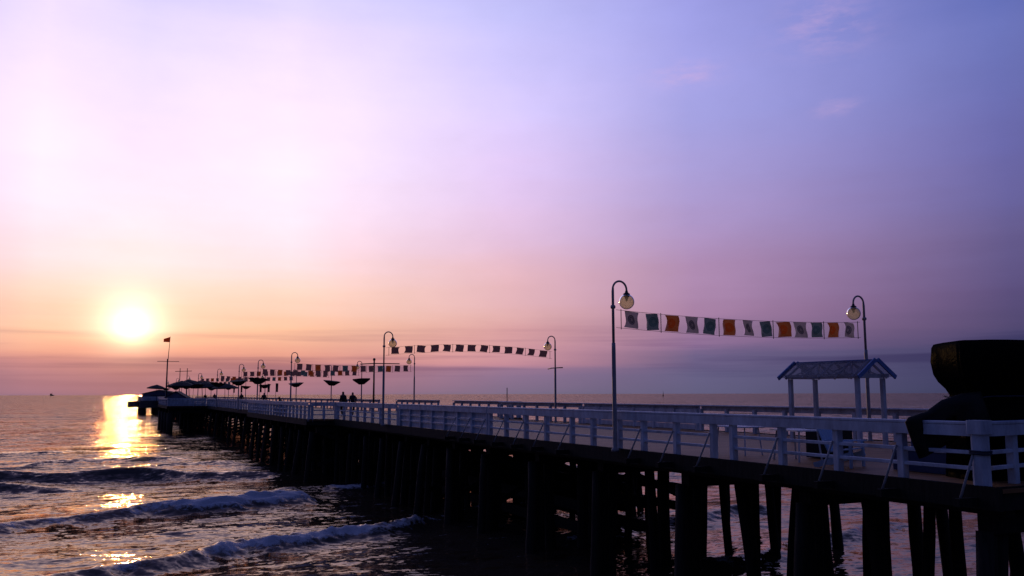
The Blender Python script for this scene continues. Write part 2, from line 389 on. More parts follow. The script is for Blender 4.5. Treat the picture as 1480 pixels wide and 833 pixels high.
def make_sea():
    xs = axis(-16000, 24000, -13.0, 27.0, .11, 1.045)
    ys = axis(9, 24000, 20.0, 72.0, .11, 1.03)
    X, Y = np.meshgrid(xs, ys)
    dy = np.gradient(ys)[:, None]; dx = np.gradient(xs)[None, :]
    cell = np.maximum(dy, dx*.5)
    def keep(wl): return np.clip(1.3 - 3.0*cell/wl, 0, 1)
    rng = np.random.RandomState(3)
    def wand(v, seed, amps):
        r = np.random.RandomState(seed); o = np.zeros_like(v)
        for wl, a in amps: o += a*np.sin(2*np.pi*v/wl + r.uniform(0, 6.28))
        return o
    h = np.zeros_like(X)
    for wl, a, n, sd in ((26, .07, 4, 1), (9, .035, 6, 2), (3.6, .012, 9, 3), (1.5, .005, 12, 4), (.7, .003, 14, 5)):
        h += fbm(X, Y, sd, 1, 1, [(wl, a*1.25, n)])*keep(wl)
    calm = 1.0
    foam = np.zeros_like(X)
    # the breakers rolling in across the pier (x along the crest, y towards the shore)
    xe = X
    def lump(seed, wl=(1.3, .6, .33), a=.75):
        return fbm(X, Y, seed, 1, .8, [(w, a/len(wl), 6) for w in wl])
    # 1 dark unbroken swell
    yc = 64.2 - .17*(xe+2) + wand(xe, 11, ((17, .7), (7.3, .35), (3.1, .12)))
    A = .74*smooth(-60, -8, xe)*(1-.55*smooth(6, 12, xe))*(1+.15*np.sin(xe*.7))
    h += crest(X, Y, yc, A, 3.4, 1.0)
    yc = 59.2 - .1*xe + wand(xe, 15, ((11, .6), (4.4, .25)))
    h += crest(X, Y, yc, .50*(1-smooth(-6, 1.0, xe))*smooth(-60, -12, xe), 2.0, .8)
    # 2 roller with foam on its right half
    yc = 43.2 + .345*xe + wand(xe, 12, ((13, .45), (5.1, .25), (2.3, .10)))
    env = smooth(-40, -10, xe)*(1-smooth(9.0, 10.6, xe))
    A = .55*env*(.62+.38*smooth(-2, 3, xe))
    h += crest(X, Y, yc, A, 2.3, .75)
    s = Y - yc
    ln = lump(31)
    fw = np.exp(-((s+.25)/np.maximum(.58+.30*ln, .12))**2)
    fm = fw*env*(.42+.58*smooth(1.0, 4.2, xe))
    foam = np.maximum(foam, fm); h += fm*(.10+.20*ln)*smooth(0, 4, xe)
    # 3 nearest breaker
    yc = 30.3 + .50*xe + wand(xe, 13, ((11, .40), (4.3, .22), (2.0, .09)))
    env = smooth(-30, -6, xe)*(1-smooth(12, 14.5, xe))
    A = .46*env
    h += crest(X, Y, yc, A, 1.9, .65)
    s = Y - yc; ln = lump(32)
    fw = np.exp(-((s+.2)/np.maximum(.42+.24*ln, .1))**2)
    fm = fw*env*(.20+.80*smooth(2.6, 4.4, xe)*(1-.5*smooth(8.5, 11, xe)) + .25*smooth(-.5, .5, xe)*(1-smooth(1.2, 2.2, xe)))
    foam = np.maximum(foam, fm); h += fm*(.08+.18*ln)
    # 4 small one breaking beside the piles
    yc = 50.3 + .16*(xe-8) + wand(xe, 14, ((6, .3), (2.4, .12)))
    env = smooth(7.5, 9.5, xe)*(1-smooth(15, 17, xe))
    h += crest(X, Y, yc, .32*env, 1.5, .6)
    ln = lump(33); fm = np.exp(-((Y-yc+.2)/(.5+.15*ln))**2)*env*.7*smooth(11, 12.5, xe)
    foam = np.maximum(foam, fm); h += fm*(.05+.08*ln)
    # under the pier
    for (y0, k, x0, x1, a) in ((38.5, .35, 14, 24, .3), (29.5, .3, 15, 27, .3), (23.5, .3, 17, 30, .25)):
        yc = y0 + k*(xe-x0) + wand(xe, int(y0), ((6, .35), (2.4, .12)))
        env = smooth(x0-1, x0+1, xe)*(1-smooth(x1, x1+3, xe))
        h += crest(X, Y, yc, a*env, 1.4, .6); ln = lump(int(y0)+3)
        fm = np.exp(-((Y-yc+.2)/(.5+.15*ln))**2)*env*.55*np.clip(.5+ln, 0, 1); foam = np.maximum(foam, fm); h += fm*(.04+.07*ln)
    # further swells
    for (y0, k, x0, x1, a, sd) in ((81, -.05, -6, 7, .42, 41), (95, .08, -16, 2, .38, 42), (108, -.06, -4, 12, .36, 43), (128, .03, -26, -4, .4, 44), (150, -.04, -10, 11, .4, 45), (73, .1, 3, 11, .3, 46), (180, .05, -30, -2, .4, 47)):
        yc = y0 + k*(xe-x0) + wand(xe, sd, ((9, .5), (4, .2)))
        env = smooth(x0-2, x0+3, xe)*(1-smooth(x1-3, x1+2, xe))
        h += crest(X, Y, yc, a*env, 2.6, 1.0)*keep(3)
    # slack, streaky wash foam left behind the breakers
    st = fbm(X, Y, 51, .9, 2.2, [(3.0, .5, 7), (1.2, .4, 8), (.5, .3, 9)])
    wash = np.clip(st-.45, 0, 1)*smooth(24, 28, Y)*(1-smooth(50, 66, Y))*.60
    wash *= smooth(-40, -2, xe)
    foam = np.clip(np.maximum(foam, wash), 0, 1)
    fade = 1-smooth(300, 900, np.hypot(X, Y))
    h = h*fade
    h = h*smooth(9, 20, Y)
    nx, ny = len(xs), len(ys)
    co = np.stack([X, Y, h], -1).reshape(-1, 3).astype(np.float32)
    i = np.arange(nx*ny).reshape(ny, nx)
    q = np.stack([i[:-1, :-1], i[:-1, 1:], i[1:, 1:], i[1:, :-1]], -1).reshape(-1, 4).astype(np.int32)
    me = bpy.data.meshes.new('sea')
    me.vertices.add(len(co)); me.vertices.foreach_set('co', co.ravel())
    me.loops.add(q.size); me.loops.foreach_set('vertex_index', q.ravel())
    me.polygons.add(len(q)); me.polygons.foreach_set('loop_start', np.arange(0, q.size, 4, dtype=np.int32))
    me.polygons.foreach_set('loop_total', np.full(len(q), 4, dtype=np.int32))
    me.update(calc_edges=True)
    me.polygons.foreach_set('use_smooth', np.ones(len(q), dtype=bool))
    at = me.attributes.new('foam', 'FLOAT', 'POINT'); at.data.foreach_set('value', foam.ravel().astype(np.float32))
    # material
    m, t = material('sea_water')
    tc = t.n('ShaderNodeTexCoord')
    def nzz(sc, sx, sy, det, rough=.6, dist=0.0, out='Fac', rot=.12):
        mp = t.n('ShaderNodeMapping', ins={'Vector': tc.outputs['Object'], 'Scale': (sx, sy, 1), 'Rotation': (0, 0, rot)})
        return t.n('ShaderNodeTexNoise', ins={'Vector': mp.outputs[0], 'Scale': sc, 'Detail': det, 'Roughness': rough, 'Distortion': dist}).outputs[out]
    # wavelet slopes at several sizes tilt the surface (slopes, not heights, so far water keeps its chop)
    slope = None
    for sc, sx, det, amp in ((.012, .5, 2.0, .16), (.035, .4, 2.0, .34), (.11, .4, 2.0, .80), (.42, .4, 2.0, .95), (1.6, .45, 2.0, 1.25), (5.5, .55, 3.0, 1.20)):
        c = nzz(sc, sx, 1, det, .55, .5, 'Color', .12+sc*.1)
        v = t.n('ShaderNodeVectorMath', operation='SUBTRACT', ins={0: c, 1: (.5, .5, .5)})
        v = t.n('ShaderNodeVectorMath', operation='MULTIPLY', ins={0: v.outputs[0], 1: (amp*.55, amp, 0)})
        slope = v.outputs[0] if slope is None else t.n('ShaderNodeVectorMath', operation='ADD', ins={0: slope, 1: v.outputs[0]}).outputs[0]
    ysep = t.n('ShaderNodeSeparateXYZ', ins={0: tc.outputs['Object']})
    open_sea = t.n('ShaderNodeMapRange', ins={'Value': ysep.outputs[1], 'From Min': 38.0, 'From Max': 120.0, 'To Min': .58, 'To Max': 1.25}).outputs[0]
    slope = t.n('ShaderNodeVectorMath', operation='SCALE', ins={0: slope, 'Scale': open_sea}).outputs[0]
    murk = t.mix(t.n('ShaderNodeMapRange', ins={'Value': ysep.outputs[1], 'From Min': 25.0, 'From Max': 90.0}).outputs[0], (.060, .044, .030), (.030, .024, .019))
    geo = t.n('ShaderNodeNewGeometry')
    nn = t.n('ShaderNodeVectorMath', operation='ADD', ins={0: geo.outputs['Normal'], 1: slope})
    bp = t.n('ShaderNodeVectorMath', operation='NORMALIZE', ins={0: nn.outputs[0]})
    fa = t.n('ShaderNodeAttribute', attribute_name='foam')
    fn = nzz(5.0, 1, 1, 6.0, .7, .8)
    ff = t.math('ADD', fa.outputs['Fac'], t.math('MULTIPLY', t.math('SUBTRACT', fn, .5), 1.5))
    ff = t.math('ADD', ff, t.math('MULTIPLY', t.math('SUBTRACT', nzz(1.5, .7, 1, 4.0, .6, .6), .5), 1.3))
    ff = t.n('ShaderNodeMapRange', ins={'Value': ff, 'From Min': .40, 'From Max': .78}).outputs[0]
    ff = t.math('MULTIPLY', ff, t.math('GREATER_THAN', fa.outputs['Fac'], .02))
    wd = t.n('ShaderNodeBsdfDiffuse', ins={'Color': murk, 'Normal': bp.outputs[0]})
    wg = t.n('ShaderNodeBsdfGlossy', ins={'Color': (1.0, .79, .62, 1), 'Roughness': .05, 'Normal': bp.outputs[0]})
    fr = t.n('ShaderNodeFresnel', ins={'IOR': 1.6, 'Normal': bp.outputs[0]})
    water = t.n('ShaderNodeMixShader', ins={0: fr.outputs[0], 1: wd.outputs[0], 2: wg.outputs[0]})
    fb = t.n('ShaderNodeBump', ins={'Strength': .9, 'Distance': .06, 'Height': fn})
    fo = t.n('ShaderNodeBsdfPrincipled', ins={'Base Color': (.62, .62, .64, 1), 'Roughness': .7, 'Normal': fb.outputs[0]})
    mx = t.n('ShaderNodeMixShader', ins={0: ff, 1: water.outputs[0], 2: fo.outputs[0]})
    o = t.n('ShaderNodeOutputMaterial'); t.link(mx.outputs[0], o.inputs[0])
    me.materials.append(m)
    ob = bpy.data.objects.new('sea', me); col.objects.link(ob); tag(ob, kind='structure')
make_sea()

def make_sand():
    xs = np.arange(-120, 121, 2.0); ys = np.arange(-80, 30, 1.0)
    vs = []; fs = []
    for y in ys:
        for x in xs:
            z = (16.5 + .06*x - y)*.055
            z = min(z, 1.6) + .05*mnoise.noise(Vector((x*.3, y*.3, 0)))
            vs.append((x, y, z))
    nx = len(xs)
    for j in range(len(ys)-1):
        for i in range(nx-1): fs.append((j*nx+i, j*nx+i+1, (j+1)*nx+i+1, (j+1)*nx+i))
    SAND = principled('wet_sand', (.10, .08, .06), (.18, .145, .11), rough=.55, scale=2.5, bump=.4)
    MB().add(vs, fs, True).build('beach', SAND)['kind'] = 'structure'
make_sand()

# ------------------------------------------------------------------ pier structure
U_END = 263.0
HEAD = (9.5, 38.0, 263.0, 286.0)
P1 = (12.0, 57.0, 82.5)        # first bay out to the left: x edge, y from, y to
P1R = (25.2, 53.5, 81.0)       # the bay on the right
P2 = (8.5, 134.0, 156.0)       # second, larger bay on the left

def make_deck():
    root = empty('pier_deck', (XL, 10, DK), label='long wooden pier deck of tan planks running out to sea on dark beams', cat='pier')
    off = Vector((-XL, -10, -DK))
    pl = MB()
    T = .07
    def slab(x0, x1, y0, y1):
        pl.box(Vector(((x0+x1)/2, (y0+y1)/2, DK-T/2)) + off, (x1-x0, y1-y0, T))
    slab(XL-.07, XR+.07, 10.2, U_END)
    slab(P1[0]-.07, XL-.07, P1[1]-.1, P1[2]+.1)
    slab(XR+.07, P1R[0]+.07, P1R[1]-.1, P1R[2]+.1)
    slab(P2[0]-.07, XL-.07, P2[1]-.1, P2[2]+.1)
    slab(19.2, XR+.14, -16, 10.2)
    pl.build('planking', DECK, root)
    for (x0, y0, x1, y1) in ((XL-.115, 10.2, XL-.115, P1[1]-.1), (P1[0]-.115, P1[1], P1[0]-.115, P1[2]), (XL-.115, P1[2]+.1, XL-.115, P2[1]-.1),
                             (P2[0]-.115, P2[1], P2[0]-.115, P2[2]), (XL-.115, P2[2]+.1, XL-.115, U_END),
                             (XR+.115, -16, XR+.115, P1R[1]-.1), (P1R[0]+.115, P1R[1], P1R[0]+.115, P1R[2]), (XR+.115, P1R[2]+.1, XR+.115, U_END),
                             (XL-.14, 10.28, 19.2, 10.28), (P1[0]-.06, P1[1]-.04, XL-.17, P1[1]-.04), (P1[0]-.06, P1[2]+.04, XL-.17, P1[2]+.04),
                             (P2[0]-.06, P2[1]-.04, XL-.17, P2[1]-.04), (P2[0]-.06, P2[2]+.04, XL-.17, P2[2]+.04),
                             (XR+.17, P1R[1]-.04, P1R[0]+.06, P1R[1]-.04), (XR+.17, P1R[2]+.04, P1R[0]+.06, P1R[2]+.04), (19.26, -16, 19.26, 10.2)):
        MB().beam(Vector((x0, y0, DK-.165))+off, Vector((x1, y1, DK-.165))+off, .07, .39).build('edge_beam', DARKWOOD, root)
    for x in (XL+.35, 16.1, 18.5, 21.0, XR-.35):
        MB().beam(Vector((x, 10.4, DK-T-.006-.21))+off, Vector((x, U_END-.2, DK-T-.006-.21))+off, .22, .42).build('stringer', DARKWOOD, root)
    for x, z in ((16.2, .55), (16.2, 1.35), (18.4, .6), (18.4, 1.45), (20.9, .55), (20.9, 1.4), (XR-.15, .5), (XR-.15, 1.3)):  # added low beams that block sky and its reflections below the deck
        MB().beam(Vector((x+.24, 28.4 if x < 19 else 33.4, z))+off, Vector((x+.24, 83.0, z))+off, .12, .40).build('shade_beam', PILEWOOD, root)
    for y in (P2[1]+.5, P2[1]+7, P2[1]+14, P2[2]-.5):
        MB().beam(Vector((P2[0]+.1, y, DK-T-.5))+off, Vector((XL+.1, y, DK-T-.5))+off, .4, .8).build('cross_beam', DARKWOOD, root)
make_deck()

def make_piles():
    pos = []
    y = 10.95
    while y < 34: pos.append((y, 0)); y += 4.43
    y -= .6
    while y < 84: pos.append((y, 0)); y += 3.4
    while y < 258: pos.append((y, 1)); y += 6.4
    for k, (y, far) in enumerate(pos):
        rnd = random.Random(100+k)
        if k < 6: lab = 'dark timber pile row under the pier deck, %s row from the beach' % ordinal(k)
        else: lab = 'dark timber pile row far out under the deck, lost in its shadow'
        root = empty('pile_bent', (XL, y, 0), label=lab, cat='pile row', group='pile rows carrying the pier')
        x0 = XL + .2 if not (P1[1] < y < P1[2]) else P1[0]+.3
        x1 = XR - .2
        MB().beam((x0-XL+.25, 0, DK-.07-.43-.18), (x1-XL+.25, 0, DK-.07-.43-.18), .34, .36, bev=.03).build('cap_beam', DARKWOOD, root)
        # crossed planks, unseen in reality, added to darken the space under the deck
        zb, zt = (1.0, DK-.85)
        for (xa, xb) in () if y < 31 else (((x0+.5, 18.4), (18.6, x1-.1)) if not far else ((x0+.3, x1-.3),)):
            for (za, zc, yy) in ((zt, zb, -.30), (zb, zt, .30)):
                MB().beam((xa-XL, yy, za), (xb-XL, yy, zc), .07, .24).build('shade_brace', DARKWOOD, root)
        if far: xs = [(x0, 0), (x0+3.2, 0), (x0+6.6, 0), (x1, 0)]
        else: xs = [(XL+.22, -.35), (XL+.55, .05), (XL+.95, .4), (15.9, -.3), (16.5, .1), (18.1, .25), (18.7, -.2), (20.6, -.2), (21.2, .3), (22.5, .2), (x1+.05, 0)]
        if not far and P1[1] < y: xs = [(x0, 0)] + xs
        for j, (x, dyo) in enumerate(xs):
            lean = rnd.uniform(-.12, .12) + (-.22 if j == 0 else (.30 if j == len(xs)-1 else 0))
            r = rnd.uniform(.13, .20)
            top = Vector((x-XL, dyo*.4, DK-.78)); bot = Vector((x-XL+lean*1.8, dyo*1.3+rnd.uniform(-.35, .35), -1.6))
            path = []; rad = []
            for q in range(6):
                f = q/5; path.append(top.lerp(bot, f) + Vector((rnd.uniform(-.02, .02), rnd.uniform(-.02, .02), 0))); rad.append(r*(.9+.22*f)*rnd.uniform(.95, 1.05))
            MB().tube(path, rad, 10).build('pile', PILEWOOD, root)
    # sturdy piles below the second bay
    k = 0
    for y in (P2[1]+.5, P2[1]+7, P2[1]+14, P2[2]-.5):
        for x in (P2[0]+.3,) if y < P2[1]+1 else (P2[0]+.3, P2[0]+3.6):
            ob = MB().tube([(0, 0, 0), (.05, 0, -2), (-.1, 0, -DK-1)], [.40, .42, .46], 12).build('pile', PILEWOOD, None, (x, y, DK-.97))
            tag(ob, 'thick dark pile under the nearest left corner of the outer bay, clear of the rest' if k == 0 else 'thick dark pile under the outer left bay of the pier', 'pile', 'thick piles under the outer bay')
            k += 1
make_piles()

# ------------------------------------------------------------------ railings
def railing(label, posts, boarded=False, group='white timber pier railings', struts=None, out=(-1, 0), end_posts=True, mids=(.30, .57), detail=True, top_h=.19, corner=False, skip_first=False, ext0=0.0):
    posts = [Vector((p[0], p[1], 0)) for p in posts]
    root = empty('pier_railing', (posts[0].x, posts[0].y, DK), label=label, cat='railing', group=group)
    o = posts[0]
    L = [p - o for p in posts]
    d = (L[-1]-L[0]).normalized(); outv = Vector((out[0], out[1], 0))
    for i, p in enumerate(L):
        if i == 0 and skip_first: continue
        if i == 0 and corner:
            MB().box(p + Vector((0, 0, .42)), (.25, .25, 1.06), rz=.2, bev=.055).build('post', WHITE, root)['label'] = 'thick chamfered corner post'
            MB().box(p + Vector((0, 0, 1.005)), (.31, .31, .235), rz=.1, bev=.03).build('post_cap', WHITE, root)
            continue
        MB().box(p + Vector((0, 0, (.93-.10)/2)), (.15, .15, .93+.10), rz=math.atan2(d.y, d.x)+random.uniform(-.05, .05), bev=.012).build('post', WHITE, root)
    a, b = L[0]-d*(.085+ext0), L[-1]+d*.085
    tr = MB().beam(a + outv*.0 + Vector((0, 0, 1.10-.03)), b + Vector((0, 0, 1.10-.03)), .24, .055, bev=.01)
    tr.beam(a + outv*.092 + Vector((0, 0, 1.04-top_h/2)), b + outv*.092 + Vector((0, 0, 1.04-top_h/2)), .045, top_h)
    tr.build('top_rail', WHITE, root)
    for z in mids:
        m = MB()
        for p, q in zip(L[:-1], L[1:]):
            m.beam(p + d*.076 + Vector((0, 0, z)), q - d*.076 + Vector((0, 0, z)), .10, .065, bev=.008)
        m.build('rail', WHITE, root)
    if boarded:
        m = MB()
        for p, q in zip(L[:-1], L[1:]):
            for z0, z1 in ((.03, .255), (.345, .525), (.615, .90)):
                m.beam(p + d*.078 - outv*.03 + Vector((0, 0, (z0+z1)/2)), q - d*.078 - outv*.03 + Vector((0, 0, (z0+z1)/2)), .03, z1-z0)
        m.build('board_panel', WHITE, root)
    if struts:
        for i, p in enumerate(L):
            if i not in struts: continue
            MB().tube([p + outv*.09 + d*.05 + Vector((0, 0, .62)), p + outv*.50 + d*.05 + Vector((0, 0, -.17))], .022, 8).build('strut', STRUT, root)
            MB().beam(p + outv*.09 + d*.05 + Vector((0, 0, -.24)), p + outv*.60 + d*.05 + Vector((0, 0, -.24)), .12, .14).build('outrigger', DARKWOOD, root)
    return root

def span(x0, y0, x1, y1, step):
    n = max(1, round(math.hypot(x1-x0, y1-y0)/step))
    return [(x0+(x1-x0)*i/n, y0+(y1-y0)*i/n) for i in range(n+1)]

railing('white railing across the near end of the pier, behind the corner post', [(XL+.16, 10.63), (14.74, 10.8), (15.76, 10.97), (16.78, 11.14), (17.8, 11.31), (18.8, 11.48)], out=(0, -1), skip_first=True)
railing('white left railing from the near corner post to the doubled posts', [(XL, y) for y in (10.62, 12.27, 13.88, 15.52, 17.2)], struts=(0, 1, 2, 3), corner=True)
railing('white left railing with open rails carrying the nearest lamp post', [(XL, y) for y in (17.95, 19.5, 21.05, 22.35, 23.85, 25.2, 27.0, 28.6, 30.3, 31.8)], ext0=.575, struts=(0, 1, 2, 5, 6, 7, 8))
railing('white left railing with its gaps boarded up, beyond the nearest lamp', span(XL, 32.05, XL, 43.2, 1.6), boarded=True, struts=(0, 1, 2))
railing('white left railing with open rails in front of the walking pair', span(XL, 43.6, XL, 56.3, 1.65))
railing('short white railing stepping out to the first left bay', span(XL, 57.0, P1[0]+.2, 57.0, .9), out=(0, -1))
railing('white close-posted railing round the first left bay', span(P1[0], 57.0, P1[0], 82.4, 1.25))
railing('white left railing beyond the first bay, mostly open', span(XL, 82.6, XL, 99.5, 1.7))
railing('white boarded left railing before the outer bay', span(XL, 99.9, XL, 133.6, 2.1), boarded=True)
railing('white boarded railing facing the shore on the outer left bay', span(P2[0]+.2, P2[1], XL-.2, P2[1], 1.4), boarded=True, out=(0, -1))
railing('white railing along the seaward left edge of the outer bay', span(P2[0], P2[1]+.1, P2[0], P2[2], 2.2), boarded=True)
railing('white left railing on the last stretch before the pier head', span(XL, 156.5, XL, 262, 3.0), boarded=True)
G2 = 'white timber railings on the right of the pier'
railing('white right railing nearest the beach, behind the shelter', span(XR, 4.0, XR, 31.8, 1.7), out=(1, 0), group=G2)
railing('white right railing boarded up, left of the shelter', span(XR, 32.1, XR, 42.2, 1.7), boarded=True, out=(1, 0), group=G2)
railing('white right railing with open rails below the second lamp', span(XR, 42.6, XR, 53.2, 1.7), out=(1, 0), group=G2)
railing('white right railing of the small bay, nearer half before the gap', span(P1R[0], 53.6, P1R[0], 65.8, 1.7), out=(1, 0), group=G2)
railing('white right railing of the small bay, farther half past the gap', span(P1R[0], 69.4, P1R[0], 80.8, 1.7), out=(1, 0), group=G2)
railing('white right railing running far out to the pier head', span(XR, 81.4, XR, 262, 3.0), out=(1, 0), group=G2)
railing('short white railing closing the near side of the right bay', span(XR+.2, 53.5, P1R[0]-.2, 53.5, .7), out=(0, -1), group=G2)

# ------------------------------------------------------------------ hook lamps
def make_lamp():
    root = empty('hook_lamp')
    MB().lathe((0, 0, 0), [(.001, -.05), (.11, -.05), (.11, .02), (.07, .06), (.062, .3), (.058, 2.9), (.054, 3.05), (.001, 3.05)], 14).build('lower_pole', STEEL, root)
    path = [(0, 0, 3.0), (0, 0, 4.55)]
    r = .235
    for k in range(1, 13):
        a = math.pi*k/12; path.append((r - r*math.cos(a), 0, 4.62 + r*math.sin(a)*1.05))
    path.append((2*r, 0, 4.54))
    MB().tube(path, [.040]*2+[.030]*13, 10).build('hook_arm', STEEL, root)
    MB().lathe((0, 0, 4.1), [(.001, -.05), (.06, -.05), (.075, -.02), (.075, .02), (.06, .05), (.001, .05)], 14).build('collar', STEEL, root)
    gz = 4.27
    gl = MB().lathe((2*r, 0, gz), [(max(.001, .225*math.sin(math.pi*k/16)), .225*math.cos(math.pi*k/16)) for k in range(17)], 24).build('globe', GLOBE, root)
    MB().lathe((2*r, 0, gz), [(.001, .33), (.035, .33), (.05, .27), (.10, .235), (.105, .18), (.05, .12), (.028, .02), (.001, .0)], 14).build('socket', DARKSTEEL, gl)
    return root
lamp0 = make_lamp()
lamp_kids = list(lamp0.children)

def make_canopy():
    """flat-topped inverted cone of dark canvas with a rim and a boss"""
    m = MB().lathe((0, 0, 0), [(.001, .50), (.98, .55), (1.0, .52), (.98, .49), (.30, .02), (.001, .0)], 6, smooth=False)
    return m.mesh('canopy', CANVAS)
canopy_me = make_canopy()

LAMP_U = [22.1, 45.3, 70.6, 87.1, 100, 120, 145, 166, 190, 222]
lamps = []
for k, u in enumerate(LAMP_U):
    for side in (0, 1):
        o = lamp0 if (k == 0 and side == 0) else copy_tree(lamp0, None, lamp_kids)
        o.location = ((XL-.30, u, DK) if side == 0 else (XR-.2, u-.2 if k else 22.3, DK))
        o.rotation_euler = (0, 0, 0 if side == 0 else math.pi)
        tag(o, 'hook-necked street lamp with cream globe on the %s railing, %s from the beach' % ('left' if side == 0 else 'right', ordinal(k)), 'street lamp', 'hook lamps in pairs along the pier')
        if k >= 3:
            c = bpy.data.objects.new('canopy', canopy_me); col.objects.link(c); c.parent = o
            c.location = (0, 0, 2.55); c.rotation_euler = (R((3, -5, 6, 2, -3, 5, -2)[k-3]), R((-4, 5, 2, -6, 3, -2, 6)[k-3]*(1 if side else -1)), .39+.3*k)
        if k == 1 and side == 1:
            MB().tube([(.0, -.9, 3.02), (0, -.45, 3.06), (0, .45, 3.06), (0, .9, 3.05)], .03, 8).build('crossbar', DARKSTEEL, o)

# ------------------------------------------------------------------ bunting
def flag_mesh(name, mat, seed, w=.50, h=.50):
    n = 7; vs = []; fs = []
    rnd = random.Random(seed); a = rnd.uniform(0, 6.28); sk = rnd.uniform(-.03, .03)
    for j in range(n):
        for i in range(n):
            fx = i/(n-1)-.5; fz = j/(n-1)
            bulge = .05*math.sin(a+fx*5)*math.sin(math.pi*fz) + .02*math.sin(a*2+fz*7)
            nar = 1 - .07*math.sin(math.pi*fz)
            vs.append((fx*w*nar + sk*math.sin(math.pi*fz), bulge, -fz*h))
    for j in range(n-1):
        for i in range(n-1): fs.append((j*n+i, j*n+i+1, (j+1)*n+i+1, (j+1)*n+i))
    return MB().add(vs, fs, True).mesh(name, mat)
FM = {'g': [flag_mesh('flag', FLAG_GREY, s) for s in (1, 2, 3)], 't': [flag_mesh('flag', FLAG_TEAL, s) for s in (4, 5, 6)],
      'o': [flag_mesh('flag', FLAG_ORANGE, s) for s in (7, 8, 9)], 'm': [flag_mesh('flag', FLAG_MAUVE, s) for s in (13, 14, 15)],
      'w': [flag_mesh('flag', FLAG_WHITE, s, .40) for s in (10, 11, 12)]}
FL = {'g': 'grey flag with a dark round emblem', 't': 'plain teal flag', 'o': 'orange flag', 'w': 'thin white flag', 'm': 'mauve brown flag'}

def bunting(k, u0, u1):
    p0 = Vector((XL-.2, u0, DK+4.02)); p1 = Vector((XR-.4, u1, DK+3.98))
    rnd = random.Random(k+50)
    sag = {0: -.12, 1: .28, 2: -.12, 3: -.1}.get(k, rnd.uniform(-.2, .15))
    root = empty('flag_string', tuple(p0), label=('string of orange, teal, white and grey flags between the nearest two lamps' if k == 0 else 'upward bowed string of mauve brown flags between the second lamp pair' if k == 1 else 'string of mauve and orange flags between the %s lamp pair from the beach' % ordinal(k)), cat='bunting', group='flag strings across the pier')
    seq = 'gt' + 'ogt'*3 + 'og'
    if k == 1: seq = 'm'*13
    if k >= 2: seq = 'mmommtommtomm'
    N = len(seq); ends = .32
    d = (p1-p0); L = d.length; dirv = d.normalized(); rz = math.atan2(dirv.y, dirv.x)
    def at(s, down=0.0):
        f = s/L
        return dirv*s + Vector((0, 0, sag*4*f*(1-f) - down))
    pitch = (L-2*ends)/(N-.4)
    cords = MB()
    fs_ = .76 if k == 1 else 1.0
    for dn in (0, .52*fs_): cords.tube([at(L*i/24, dn) for i in range(25)], .006, 5)
    cords.build('cord', DARKSTEEL, root)
    sticks = [.16, L-.14]
    for i, ch in enumerate(seq):
        s = ends + pitch*(i+.3)
        for c2, ss in ((ch, s), ('w', s+pitch*.5)):
            if c2 == 'w' and (i == N-1 or k): continue
            o = bpy.data.objects.new('flag', rnd.choice(FM[c2])); col.objects.link(o); o.parent = root
            o.location = at(ss, .01); o.rotation_euler = (rnd.uniform(-.12, .12) + (.25 if k == 1 else 0), rnd.uniform(-.09, .09), rz + rnd.uniform(-.18, .18)); o['label'] = FL[c2]; o.scale = (.92*rnd.uniform(.94, 1.05) if k else rnd.uniform(.95, 1.06), 1, fs_*rnd.uniform(.95, 1.0))
            if c2 != 'w' and i in (1, 4, 7, 10): sticks.append(ss + pitch*.42)
    for s in sticks:
        MB().tube([at(s, -.03) + Vector((0, -.02, 0)), at(s, .56*fs_) + Vector((0, -.02, 0))], .013, 6).build('spreader', DARKSTEEL, root)
for k, u in enumerate(LAMP_U):
    bunting(k, u, u-.2 if k else 22.3)

